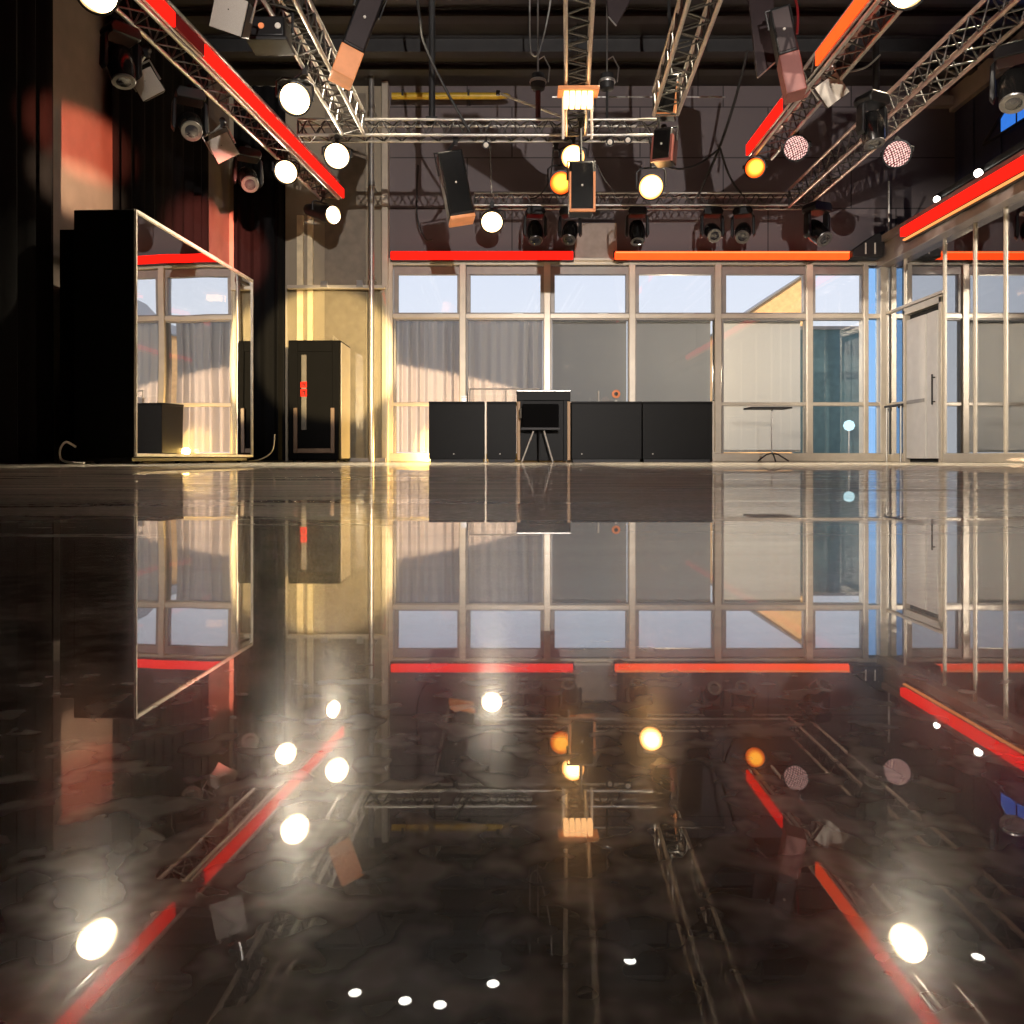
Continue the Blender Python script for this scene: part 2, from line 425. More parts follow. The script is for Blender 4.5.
# ---- outside, beyond the glass
struct('trim_outdoor_paving', MB().bx(-60, 60, 15.2, 90, -.3, -.02), M['asphalt'])
b_ = thing('building', 'sunlit orange building with sloping roof seen through the fifth upper window', 'building', (9.9, 30, 0))
MB().prism([(-1.35, 0), (1.1, 0), (1.1, 6.95), (-1.35, 5.3)], 0, 5).build('wall', M['facade'], b_)
MB().prism([(-1.45, 5.25), (1.12, 6.97), (1.12, 7.05), (-1.45, 5.33)], -.15, 5.1).build('roof', M['frame'], b_)
g_ = thing('garden_wall', 'dark teal outdoor wall seen through the rightmost tall window pane', 'wall', (8.1, 19.5, 0))
MB().bx(-1.2, .42, 0, .2, 0, 3.2).build('wall_face', M['teal'], g_)
MB().bx(-1.25, .45, -.05, .25, 3.2, 3.28).build('coping', M['frame'], g_)
l_ = thing('globe_lamp', 'small glowing globe lamp outside the rightmost window pane', 'lamp', (PX(849, 18.6), 18.6, 0))
MB().lathe([(.08, 0), (.08, .03), (.02, .05), (.02, PZ(430, 18.6))]).build('post', M['steel'], l_)
MB().lathe([(.02, 0), (.10, .04), (.13, .12), (.10, .21), (.02, .25)], Matrix.Translation((0, 0, PZ(430, 18.6) - .02))).build('globe', emis('cool_globe', (.6, .9, 1), 1.6), l_)

# ---- right glazing: mullions and big reflective panes
md = [15 - .06, 14.25, 12.95, 12.1, 11.35, 10.6, 9.85, 9.1, 8.35, 7.0, 5.5, 4.0, 2.0, 0, -2, -4, -6]
for i, y in enumerate(md):
    if y > 5: trim(MB().bx(XR - .02, XR + .04, y - .018, y + .018, 0, 3.64), M['mull'], .006)
trim(MB().bx(XR - .035, XR + .05, 12.95, 14.97, 2.74, 2.79), M['mull'], .006)
trim(MB().bx(XR - .035, XR + .05, 14.25, 14.97, 1.03, 1.08), M['mull'], .006)
trim(MB().bx(XR - .035, XR + .05, -6.1, 12.92, 0, .14).bx(XR - .035, XR + .05, 14.25, 14.97, 0, .14), M['mull'], .006)
wn = 14
for i in range(len(md) - 1):
    a, b = md[i + 1], md[i]
    r = sempty('window_%d' % wn, (XR, (a + b) / 2, 0)); wn += 1
    if abs(b - 14.25) < .01:
        MB().bx(.006, .014, -(b - a) / 2 + .02, (b - a) / 2 - .02, 2.79, 3.62).build('pane', M['sideglass'], r, 0, False); continue
    ex = .0
    for zz in (((.14, 1.03), (1.08, 2.74), (2.79, 3.62)) if b > 14 else ((.14, 3.62),)):
        MB().bx(.006, .014, -(b - a) / 2 + .02, (b - a) / 2 - .02, *zz).build('pane', M['sideglass'], r, 0, False)
# the door in the side glazing
dr = sempty('door_1', (XR, 14.2, 0))
MB().bx(-.04, .06, -1.22, -1.14, 0, 2.7).bx(-.04, .06, -.02, .05, 0, 2.7).bx(-.04, .06, -1.22, .05, 2.6, 2.72).build('door_frame', M['mull'], dr, .006)
lf = MB().bx(-.02, .025, -.68, -.04, .06, 2.5).build('door_leaf', M['greydoor'], dr, .006)
MB().bx(-.03, .0, -.66, -.06, 1.02, 1.08).build('door_rail', M['frame'], lf)
lf2 = MB().bx(-.02, .025, -1.06, -.74, .06, 2.5).build('door_leaf', M['greydoor'], dr, .006)
MB().tube((-.07, -1.0, .95), (-.07, -1.0, 1.45), .014).tube((-.07, -1.0, 1.0), (0, -1.0, 1.0), .01).tube((-.07, -1.0, 1.4), (0, -1.0, 1.4), .01).build('door_handle', M['blackm'], lf2)
MB().bx(.06, .10, -1.2, .03, 0, 2.6).build('gap_shade_sheet', M['blackwall'], dr)  # black sheet stands for the shade behind the open leaves
# dark low rail on the side glazing
for (a, b, lab) in ((14.1, 14.75, 'short black handrail on right glazing between the door and the corner'),):
    t = thing('handrail', lab, 'rail', (XR - .12, (a + b) / 2, 0))
    h2 = (b - a) / 2
    MB().bx(-.02, .02, -h2, h2, .99, 1.03).build('rail_bar', M['blackm'], t, .004)
    for s_ in (-1, 1):
        MB().tube((0, s_ * (h2 - .06), 0), (0, s_ * (h2 - .06), .99), .016).build('post', M['steel'], t)
# beige drapes behind the side glazing
pleated(12.3, 14.9, .05, 3.6, 7.45, .06, .40, 'curtain', M['drape'], 'beige drape behind the right glazing, next to the door', 'curtain', axis='y', seed=4)
pleated(9.0, 12.2, .05, 3.6, 7.45, .07, .52, 'curtain', M['drape'], 'beige drape behind the right glazing at the right edge of photo', 'curtain', axis='y', seed=5)

# upper right: blue skylight pane, track of small spots, corner bracket
r = sempty('window_40', (8.28, 13.0, 5.5))
MB().add([(0, 1.0, .05), (0, -1.3, 0), (0, -1.3, .52), (0, .25, .52)], [(0, 1, 2, 3)]).build('pane', emis('evening_blue_pane', (.04, .20, .75), 1.0), r, 0, False)
MB().path([(-.02, 1.0, .05), (-.02, .25, .52)], .03).path([(-.02, .1, 0), (-.02, .1, .52)], .012).path([(-.02, 1.0, .05), (-.02, -1.3, 0)], .03).build('window_frame', M['blackm'], r)
for y, w in ((13.9, .35), (14.6, .25)):
    trim(MB().bx(8.27, 8.3, y - w, y + w, 4.15, 6.5), M['navy'], .01)

# ---- light strips on the walls
def strip(name, label, segs, group='glowing light strips along the walls'):
    t = thing(name, label, 'light strip', segs[0][0], group); off = segs[0][0]
    for (c, d, mat) in segs:
        MB().box(c - off, d).build('diffuser', M[mat], t, .012)
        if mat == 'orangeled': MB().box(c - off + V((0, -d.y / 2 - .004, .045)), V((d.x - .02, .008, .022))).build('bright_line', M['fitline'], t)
        MB().box(c - off + V((0, d.y / 2 + .02, 0)) if d.x > d.y else c - off + V((math.copysign(d.x / 2 + .02, c.x), 0, 0)),
                 V((d.x + .04, .04, d.z + .05)) if d.x > d.y else V((.04, d.y + .04, d.z + .05))).build('backing', M['blackm'], t, .004)
    return t
def wallseg(a, b, y, mat):
    x0, x1 = PX(a, D - .25), PX(b, D - .25)
    return (V(((x0 + x1) / 2, D - .25, PZ(y, D - .25))), V((x1 - x0, .10, .14)), mat)
strip('led_strip', 'red glowing light strip above the left half of window wall', [wallseg(391, 573, 255.5, 'redled')])
strip('led_strip', 'orange glowing light strip above the right half of window wall', [wallseg(615, 858, 255.5, 'orangeled')])
strip('led_strip', 'long red light strip along the right-hand ledge above side glazing', [(V((6.69, 6.5, 3.93)), V((.10, 14.4, .15)), 'redled'), (V((6.71, 6.5, 3.80)), V((.06, 14.4, .025)), 'fitline')])  # thin orange segment is the strip's reflection on the fascia, added as emission
t = thing('junction_panel', 'small beige panel between the two light strips on back wall', 'panel', (PX(595, D), D - .08, PZ(262, D)))
MB().bx(-.39, .39, -.1, 0, 0, .68).build('cover', pbr('taupe_panel', (.33, .26, .22), .5), t, .01)
MB().bx(-.41, .41, -.12, 0, -.02, .03).build('ledge', M['mull'], t, .004)

# track of small spots on the right ledge
t = thing('lighting_track', 'long black lighting track running above the red strip on right ledge', 'lighting track', (6.95, 9.0, 4.12))
MB().bx(-.05, .05, -4.0, 4.1, .14, .24).build('rail', M['blackm'], t, .01)
MB().bx(-.06, .06, -1.5, -.7, .24, .34).build('control_box', M['black'], t, .02)
for y in (-3.5, -1.2, 1.2, 3.8):
    MB().bx(-.025, .025, y - .03, y + .03, 0, .15).build('bracket', M['blackm'], t)
def track_spot(y, z, r, label):
    t = thing('track_spotlight', label, 'spotlight', (6.95, y, 4.26), 'small spots on the right-hand track')
    d = (V((0, 0, .5)) - V((6.95, y, z))).normalized(); c = V((-.1, 0, z - 4.26)); A = Matrix.Translation(c) @ aim(d)
    MB().lathe([(r * .6, -.2), (r * .95, -.17), (r, -.02), (r, .02)], A, 20).build('housing', M['black'], t)
    MB().lathe([(r * .9, .02), (r * .6, .035), (.002, .04)], A, 20).build('lens', M['small'], t)
    MB().tube(c - d * .1, V((0, 0, 0)), .015).build('arm', M['blackm'], t)
track_spot(12.9, 4.24, .055, 'small lit white spot at far end of the right track')
track_spot(11.75, 4.25, .065, 'small lit white spot on the right track, second from the far end')
t = thing('corner_bracket', 'dark wedge shaped bracket where window wall meets the right ledge', 'bracket', (6.55, 14.7, 3.72))
MB().prism([(-.35, 0), (.2, 0), (.25, .5), (.05, .42), (-.35, .14)], -.15, .15).build('housing', M['blackm'], t, .02)
for x in (-.12, .05): MB().bx(x - .012, x + .012, -.165, -.15, .06, .26).build('slot', M['white'], t)
t = thing('steel_pole', 'thin pale vertical pole standing on right ledge by the dark wall', 'pole', (6.95, 14.75, 4.12))
MB().tube((0, 0, 0), (0, 0, 1.05), .02).build('pole_tube', M['alu'], t); MB().lathe([(.06, 0), (.06, .02)]).build('base', M['blackm'], t)

# ---- left wall drapes
def vel(a, b, x, seed, label): pleated(a, b, .02, 6.95, x, .07, .34, 'stage_curtain', M['velvet'], label, 'curtain', 'black stage curtains', axis='y', seed=seed)
vel(1.0, 8.98, XL + .14, 11, 'black stage curtain along the left edge of photo, nearest one')
vel(10.32, 13.5, XL + .14, 12, 'black stage curtain on the left wall between two lit wall strips')
pleated(-5.15, PX(285, 14.8), .02, 6.95, 14.8, .05, .22, 'stage_curtain', M['velvet'], 'black stage curtain on the back wall left of the rack cabinet', 'curtain', 'black stage curtains', seed=13)

# ---- back left corner: posts, header, pipe, glass screen
for x, w in ((301, .06), (311, .05)):
    trim(MB().bx(PX(x, D) - w, PX(x, D) + w, D - .08, D, .0, 4.6), pbr('cream_post', (.72, .62, .42), .45), .006)
trim(MB().bx(PX(340, D) - .28, PX(366, D), D - .03, D, 0, 6.9), pbr('taupe_panel_wall', (.20, .165, .125), .5), .004)
trim(MB().bx(xa - .09, xa + .03, D - .2, D + .02, 0, ZC), M['mull'], .01)
p_ = thing('glass_screen', 'clear glass screen with pale header in the yellow lit back corner', 'screen', (PX(337, 14.75), 14.72, 0))
gw = PX(386, 14.72) - PX(337, 14.72)
MB().bx(-gw, gw, -.005, .005, .06, PZ(288, 14.72)).build('pane', M['parti'], p_)
MB().bx(-gw, gw, -.05, .05, PZ(289, 14.72), PZ(285.5, 14.72)).build('header', M['mull'], p_, .006)
MB().bx(-gw, gw, -.03, .03, 0, .07).build('sill', M['frame'], p_, .006)
MB().bx(-.28, -.15, -.09, -.05, PZ(288, 14.72), PZ(282, 14.72)).build('clamp', M['steel'], p_, .006)
MB().bx(.38, .5, -.09, -.05, PZ(288, 14.72), PZ(281, 14.72)).build('clamp', M['steel'], p_, .006)
p_ = thing('steel_pipe', 'tall vertical steel pipe in the back left corner', 'pipe', (PX(371.5, 14.55), 14.55, 0))
MB().tube((0, 0, 0), (0, 0, ZC), .05, 14).build('tube', M['alu'], p_)
for z in (3.3, 5.0, 6.4): MB().lathe([(.065, z), (.065, z + .08)], None, 14).bx(-.03, .03, .04, .42, z + .02, z + .06).build('pipe_clamp', M['steel'], p_)
y_ = thing('yellow_pipe', 'yellow pipe with tapered end under the ceiling at top of back wall', 'pipe', (PX(392, 14.6), 14.6, PZ(96, 14.6)))
MB().lathe([(.06, 0), (.06, 1.9), (.045, 2.1), (.01, 2.16)], Matrix.Rotation(PI / 2, 4, 'Y'), 14).build('tube', M['yellow'], y_)
for x in (.2, 1.4): MB().bx(x - .02, x + .02, -.07, .35, -.02, .09).build('hanger', M['blackm'], y_)

# ------------------------------------------------------------------ things on the floor
# mirror booth
f0, f1 = V((PX(135, 8.6), 8.6)), V((PX(252, 12.0), 12.0))
dirv = (f1 - f0).normalized(); ang = math.atan2(dirv.y, dirv.x); Lb = (f1 - f0).length
bt = thing('mirror_booth', 'tall black freestanding booth with a mirrored side wall, at left', 'booth', (f0.x, f0.y, 0), rz=ang - PI / 2)
Wb, Hb = PX(135, 8.6) - PX(72, 8.6), PZ(209, 8.6)            # local: y runs along the mirror, x<0 is the body
MB().bx(-Wb, -.01, 0, Lb, .07, Hb).build('body', M['boothblack'], bt, .01)
def wavy(y0, y1, z0_, z1_):
    vs, fs = [], []; n, m = 40, 14
    for j in range(m + 1):
        for i in range(n + 1):
            u, v = i / n, j / m; y = y0 + (y1 - y0) * u; z = z0_ + (z1_ - z0_) * v
            vs.append((.004 + .0007 * math.sin(y * 5.2) + .0004 * math.sin(z * 4 + y * 2), y, z))
    for j in range(m):
        for i in range(n):
            k = j * (n + 1) + i; fs.append((k, k + 1, k + n + 2, k + n + 1))
    return MB().add(vs, fs)
wavy(.03, Lb - .03, .12, Hb - .03).build('mirror_panel', M['mirror'], bt)
e = .015
MB().bx(-.01, .02, -.005, e, .08, Hb).build('edge_trim', M['white'], bt, .004)
MB().bx(-.01, .02, Lb - e * 1.6, Lb, .08, Hb).build('edge_trim', M['white'], bt, .004)
MB().bx(-.01, .02, e, Lb - e * 1.6, Hb - .04, Hb).build('edge_trim', M['white'], bt, .004)
MB().bx(-.01, .02, e, Lb - e * 1.6, .08, .115).build('edge_trim', M['white'], bt, .004)
MB().bx(-Wb + .05, -.06, .05, Lb - .05, .03, .07).build('plinth', M['blackm'], bt)
for y in (.25, 1.2, 2.2, Lb - .25):
    for x in (-.1, -Wb + .12):
        MB().lathe([(.03, -.02), (.034, -.015), (.034, .015), (.03, .02)], Matrix.Translation((x, y, .034)) @ Matrix.Rotation(PI / 2, 4, 'X'), 14).build('caster', M['black'], bt)
# black flat behind the booth
t = thing('black_flat', 'narrow black scenery flat standing behind left side of the mirror booth', 'panel', (PX(66, 8.85), 8.85, 0))
MB().bx(-.06, .14, -.02, .02, .0, PZ(230, 8.85)).build('board', M['boothblack'], t, .006)
MB().prism([(0, 0), (.35, 0), (.35, .05), (.05, 1.4), (0, 1.4)], -.02, .02, Matrix.Translation((.05, .04, 0)) @ Matrix.Rotation(PI / 2, 4, 'Z')).build('brace', M['blackm'], t)

# rack cabinet
yc = 13.65
x0, x1 = PX(288, yc), PX(340, yc); hc = PZ(340, yc); wc = x1 - x0
rk = thing('rack_cabinet', 'black rack cabinet with glass door and red label in back left corner', 'cabinet', ((x0 + x1) / 2, yc, 0))
W = wc / 2
MB().bx(-W, W, .03, .85, .03, hc).build('body', M['boothblack'], rk, .01)
MB().bx(W, W + .012, .06, .83, .06, hc - .03).build('side_panel', M['rackside'], rk, .004)
d_ = MB().bx(-W + .01, -W + .17, -.02, .03, .05, hc - .03).bx(W - .13, W - .01, -.02, .03, .05, hc - .03).bx(-W + .17, W - .13, -.02, .03, hc - .2, hc - .03).bx(-W + .17, W - .13, -.02, .03, .05, .22).build('door', M['boothblack'], rk, .008)
MB().bx(-W + .17, W - .13, .0, .01, .22, hc - .2).build('door_glass', M['boothblack'], d_)
xh = PX(304.5, yc) - (x0 + x1) / 2
MB().bx(xh - .045, xh + .045, -.05, -.02, PZ(430, yc), PZ(355, yc)).build('handle', pbr('grey_handle', (.09, .08, .065), .5), d_, .008)
for ya, yb in ((388, 382.0), (397, 389.2)):
    lb = MB().bx(xh - .055, xh + .055, -.06, -.05, PZ(ya, yc), PZ(yb, yc)).build('label_plate', M['red'], d_, .004)
    MB().bx(xh - .02, xh - .008, -.063, -.06, PZ(ya, yc) + .03, PZ(yb, yc) - .03).bx(xh + .004, xh + .02, -.063, -.06, PZ(ya, yc) + .03, PZ(yb, yc) - .03).bx(xh - .02, xh + .02, -.063, -.06, PZ(yb, yc) - .045, PZ(yb, yc) - .03).build('label_mark', M['black'], lb)
for a in (296, 333):
    xx = PX(a, yc) - (x0 + x1) / 2
    MB().bx(xx - .032, xx + .032, -.05, -.02, PZ(453, yc), PZ(408, yc)).build('guard_bar', pbr('tan_bar', (.12, .075, .045), .5), rk, .006)
MB().bx(PX(298, yc) - (x0 + x1) / 2, PX(331, yc) - (x0 + x1) / 2, -.045, -.02, PZ(453, yc), PZ(448.5, yc)).build('guard_bar', pbr('tan_bar', (.14, .09, .055), .5), rk, .006)
for sx in (-1, 1):
    for y in (.1, .78): MB().lathe([(.03, 0), (.03, .03)], Matrix.Translation((sx * (W - .08), y, 0)), 12).build('foot', M['blackm'], rk)

# counter units and lectern
yf = 13.95
def counter(a, b, label, seam=True):
    x0, x1 = PX(a, yf), PX(b, yf); xm = (x0 + x1) / 2; w = (x1 - x0) / 2; h = PZ(401.5, yf)
    t = thing('counter_unit', label, 'counter', (xm, yf, 0), 'black counter units under the windows')
    MB().bx(-w + .004, w - .004, 0.012, .6, .05, h - .04).build('body', M['counter'], t, .004)
    MB().bx(-w + .004, w - .004, -.01, .62, h - .04, h).build('worktop', M['counter'], t, .006)
    MB().bx(-w + .03, w - .03, .05, .58, 0, .05).build('plinth', M['blackm'], t)
    MB().lathe([(.012, 0), (.012, .012)], Matrix.Translation((-w + .18 if a > 560 else -w * .1, .014, .14)) @ Matrix.Rotation(PI / 2, 4, 'X'), 10).build('door_knob', M['white'], t)
    return t, w, h
counter(428.5, 484.5, 'black counter unit at left end of the counter, under sunlit curtains')
counter(486.5, 516.5, 'narrow black counter unit directly left of the lectern')
counter(571.5, 642, 'black counter unit directly right of the lectern')
t, w, h = counter(642.6, 712.5, 'black counter unit at right end with a pale metal edge')
MB().bx(w - .006, w + .03, -.015, .6, 0, h + .01).build('end_trim', M['mull'], t, .003)
t = thing('metal_upright', 'thin pale metal strip between two counter units left of the lectern', 'trim strip', (PX(485.5, yf), yf, 0))
MB().bx(-.013, .013, -.02, .05, 0, PZ(402, yf)).build('strip_face', M['mull'], t, .003); MB().bx(-.02, .02, .05, .5, .0, .02).build('foot', M['steel'], t)
yl = 13.85
lx0, lx1 = PX(517, yl), PX(570.5, yl); lw = (lx1 - lx0) / 2; lh = PZ(390, yl)
le = thing('lectern', 'raised black lectern with oak edge strips in middle of the counter', 'lectern', ((lx0 + lx1) / 2, yl, 0))
MB().bx(-lw, lw, .06, .7, .02, lh - .03).build('body', M['counter'], le, .006)
MB().bx(-lw, -lw + .12, 0, .06, .02, lh - .18).bx(lw - .12, lw, 0, .06, .02, lh - .18).bx(-lw, lw, 0, .06, lh - .18, lh - .03).build('front_frame', M['counter'], le, .004)
MB().bx(-lw - .01, lw + .01, -.02, .72, lh - .03, lh).build('top', M['counter'], le, .004)
MB().bx(-lw, lw, -.03, -.02, lh - .025, lh - .008).build('top_edge', M['alu'], le)
for s_ in (-1, 1):
    MB().bx(s_ * (lw - .03) - .025, s_ * (lw - .03) + .025, -.02, 0, .03, lh - .2).build('oak_strip', M['wood'], le, .003)
es = thing('easel_screen', 'dark screen on white splayed legs in front of lectern', 'easel', (PX(540.5, 13.6), 13.6, 0))
MB().bx(-.31, .31, -.03, .03, PZ(428, 13.6), PZ(404, 13.6)).build('screen', M['boothblack'], es, .01)
MB().bx(-.33, .33, -.05, .04, PZ(430, 13.6), PZ(427.5, 13.6)).build('tray', M['blackm'], es, .005)
zt = PZ(431, 13.6)
MB().tube((-.12, 0, zt), (-.32, -.02, .0), .013).build('leg', M['white'], es)
MB().tube((.06, 0, zt), (.21, -.02, .0), .013).build('leg', M['white'], es)
MB().tube((-.03, .03, zt), (-.03, .2, .0), .013).build('leg', M['black'], es)
MB().tube((-.34, .0, PZ(408, 13.6)), (-.34, .0, PZ(418, 13.6)), .02).build('clip', M['steel'], es)
# small things on the counter
zt = PZ(401.5, yf)
t = thing('counter_rail', 'thin pale rail standing on counter left of the lectern', 'rail', (PX(503, 14.4), 14.4, zt))
MB().tube((-.62, 0, PZ(389, 14.4) - zt), (.66, 0, PZ(389, 14.4) - zt), .014).build('bar', M['white'], t)
for x in (-.6, 0.05, .5): MB().tube((x, 0, 0), (x, 0, PZ(389, 14.4) - zt), .012).build('post', M['white'], t)
t = thing('small_box', 'small silver box on the counter below the first window post', 'box', (PX(464, 14.2), 14.2, zt))
MB().bx(-.05, .05, -.04, .04, 0, .09).build('case', M['steel'], t, .006); MB().bx(-.055, .055, -.045, .045, .09, .12).build('lid', M['alu'], t, .004)
t = thing('wall_call_point', 'round orange ringed device with dark centre standing on the counter', 'device', (PX(616, 14.2), 14.2, zt))
R_ = Matrix.Translation((0, 0, PZ(394, 14.2) - zt)) @ Matrix.Rotation(PI / 2, 4, 'X')
MB().lathe([(.045, -.02), (.075, -.015), (.075, .015), (.06, .02)], R_).build('ring', M['sticker'], t)
MB().lathe([(.035, .02), (.03, .028), (.002, .03)], R_).build('centre', M['black'], t)
MB().bx(-.02, .02, -.02, .02, 0, .04).build('foot', M['white'], t)
t = thing('reflection_upright', 'small pale reflection modelled as upright stick on counter beside the orange ringed device', 'stick', (PX(598.5, 14.2), 14.2, zt))  # pale reflection modelled as a small upright on the counter
MB().lathe([(.03, 0), (.03, .01), (.016, .012), (.016, .2), (.01, .21)], None, 12).build('stem', M['white'], t)

# high table
ht = thing('high_table', 'slim high table with black top and tripod foot before the cream blind', 'table', (PX(772, 13.6), 13.6, 0))
zt = PZ(407.5, 13.6)
MB().bx(PX(747, 13.6) - PX(772, 13.6), PX(788, 13.6) - PX(772, 13.6), -.22, .22, zt - .03, zt).build('tabletop', M['blackm'], ht, .006)
MB().tube((0, 0, .12), (0, 0, zt - .03), .018, 12).build('pole', M['alu'], ht)
for a in (-.25, PI + .25, -PI / 2 - .1):
    MB().path([(0, 0, .15), (.10 * math.cos(a), .10 * math.sin(a), .13), (.25 * math.cos(a), .25 * math.sin(a), .03), (.27 * math.cos(a), .27 * math.sin(a), .0135)], .013, 8).build('leg', M['blackm'], ht)

# cable loop on the floor by the booth
def cable(label, pts, r=.012, mat='rubber', group=None, name='cable'):
    ps = [V(p) for p in pts]; out = []
    for i in range(len(ps) - 1):
        p0, p1, p2, p3 = ps[max(i - 1, 0)], ps[i], ps[i + 1], ps[min(i + 2, len(ps) - 1)]
        for k in range(8):
            t = k / 8
            out.append(.5 * ((2 * p1) + (p2 - p0) * t + (2 * p0 - 5 * p1 + 4 * p2 - p3) * t * t + (3 * p1 - p0 - 3 * p2 + p3) * t ** 3))
    out.append(ps[-1]); c = ps[0].copy()
    o = MB().path(out, r, 6).build(name, M[mat], None, 0, True, off=c); o.location = c
    return tag(o, label, 'cable', group)
cable('pale cable looping up from floor at left foot of the mirror booth', [at(76, 447, 8.5), at(66, 442, 8.45), at(60, 450, 8.4), at(62, 460, 8.4), (PX(75, 8.3), 8.3, .014), (PX(84, 8.2), 8.2, .014)], .012, 'white')
cable('pale cable curving to the floor at foot of the black back curtain', [(-4.33, 14.6, .5), (-4.36, 14.55, .2), (-4.55, 14.5, .05), (-4.75, 14.45, .014)], .012, 'white')

# ------------------------------------------------------------------ rigging
def truss(label, p0, p1, s=.29, mat='alu', name='lighting_truss', chord_r=.024):
    p0, p1 = V(p0), V(p1); t = thing(name, label, 'truss', p0, 'aluminium lighting trusses')
    a = (p1 - p0); Ln = a.length; a.normalize(); sd = a.cross(V((0, 0, 1))).normalized(); up = sd.cross(a)
    cs = [sd * (i * s / 2) + up * (j * s / 2) for i, j in ((-1, -1), (1, -1), (1, 1), (-1, 1))]
    for k, c in enumerate(cs):
        MB().tube(c, c + a * Ln, chord_r, 10).build('chord', M[mat if k != 0 else mat], t)
    n = max(2, round(Ln / (s * .6))); lm = MB()
    for k in range(4):
        c0, c1 = cs[k], cs[(k + 1) % 4]
        pts = [(c0 if (i + k) % 2 else c1) + a * (Ln * i / n) for i in range(n + 1)]
        for i in range(n): lm.tube(pts[i], pts[i + 1], .010, 6)
    for i in (0, n):
        for k in range(4): lm.tube(cs[k] + a * (Ln * i / n), cs[(k + 1) % 4] + a * (Ln * i / n), .014, 6)
    lm.build('lacing', M['lace'], t)
    return t
ZT = 4.55
def XA(d): return -3.69 + (d - 7.66) * .1116
truss('box truss carrying red strip at far left, running away from camera', (XA(4), 4, ZT), (XA(13.4), 13.4, ZT), name='lighting_truss')
truss('bare box truss second from left, ending at the upper cross truss', (-2.30, 4, ZT), (-2.13, 10.7, ZT))
truss('box truss in the centre pointing straight away above the warm blinder', (.39, 4, ZT), (.86, 10.78, ZT), .26)
truss('box truss right of centre with coppery chord, ending above hanging speakers', (1.66, 4, ZT), (1.94, 10.1, ZT), .30, 'alu')
truss('box truss carrying orange and red strips on right side', (3.62, 4, ZT), (3.62, 11.6, ZT))
truss('box truss furthest right with reddish glow, reaching lower cross truss', (4.93, 4, ZT), (4.93, 13.8, ZT), .30, 'warmalu')
truss('upper horizontal cross truss running left to right behind the pars', (-2.9, 10.95, ZT), (2.0, 10.95, ZT), .21, 'alu', chord_r=.02)
truss('lower horizontal cross truss nearest the window wall, carrying moving heads', (-.65, 13.95, ZT), (5.1, 13.95, ZT), .21, 'alu', chord_r=.02)
# light strips on the trusses
def tstrip(label, segs, side):
    t = thing('led_strip', label, 'light strip', V(segs[0][0]), 'light strips on the trusses'); off = V(segs[0][0])
    for p0, p1, mat in segs:
        p0, p1 = V(p0) - off, V(p1) - off; a = (p1 - p0).normalized(); sd = a.cross(V((0, 0, 1))).normalized() * side
        vs = []
        for p in (p0, p1):
            for dz in (0, .155):
                for q in (0, .03): vs.append(p + V((0, 0, dz)) + sd * q)
        MB().add(vs, [(0, 1, 3, 2), (4, 6, 7, 5), (0, 4, 5, 1), (2, 3, 7, 6), (0, 2, 6, 4), (1, 5, 7, 3)]).build('diffuser', M[mat], t, .006)
    q0, q1 = V(segs[0][0]) - off, V(segs[-1][1]) - off
    MB().tube(q0 + V((-.02 * side, 0, 0)), q1 + V((-.02 * side, 0, 0)), .014).build('mounting_rail', M['alu'], t)
def SA(d): return (XA(d) + .18, d, 4.45)
tstrip('red light strip along the far left truss with one unlit section', [(SA(4), SA(6.9), 'redled'), (SA(6.92), SA(8.15), 'redled'), (SA(8.17), SA(8.75), 'dimled'), (SA(8.77), SA(13.5), 'redled')], 1)
tstrip('orange to red light strip in two pieces on the right truss', [((3.42, 4, 4.45), (3.42, 7.6, 4.45), 'redled'), ((3.42, 7.62, 4.45), (3.42, 8.95, 4.45), 'orangeled'), ((3.42, 10.1, 4.45), (3.42, 11.6, 4.45), 'redled')], -1)

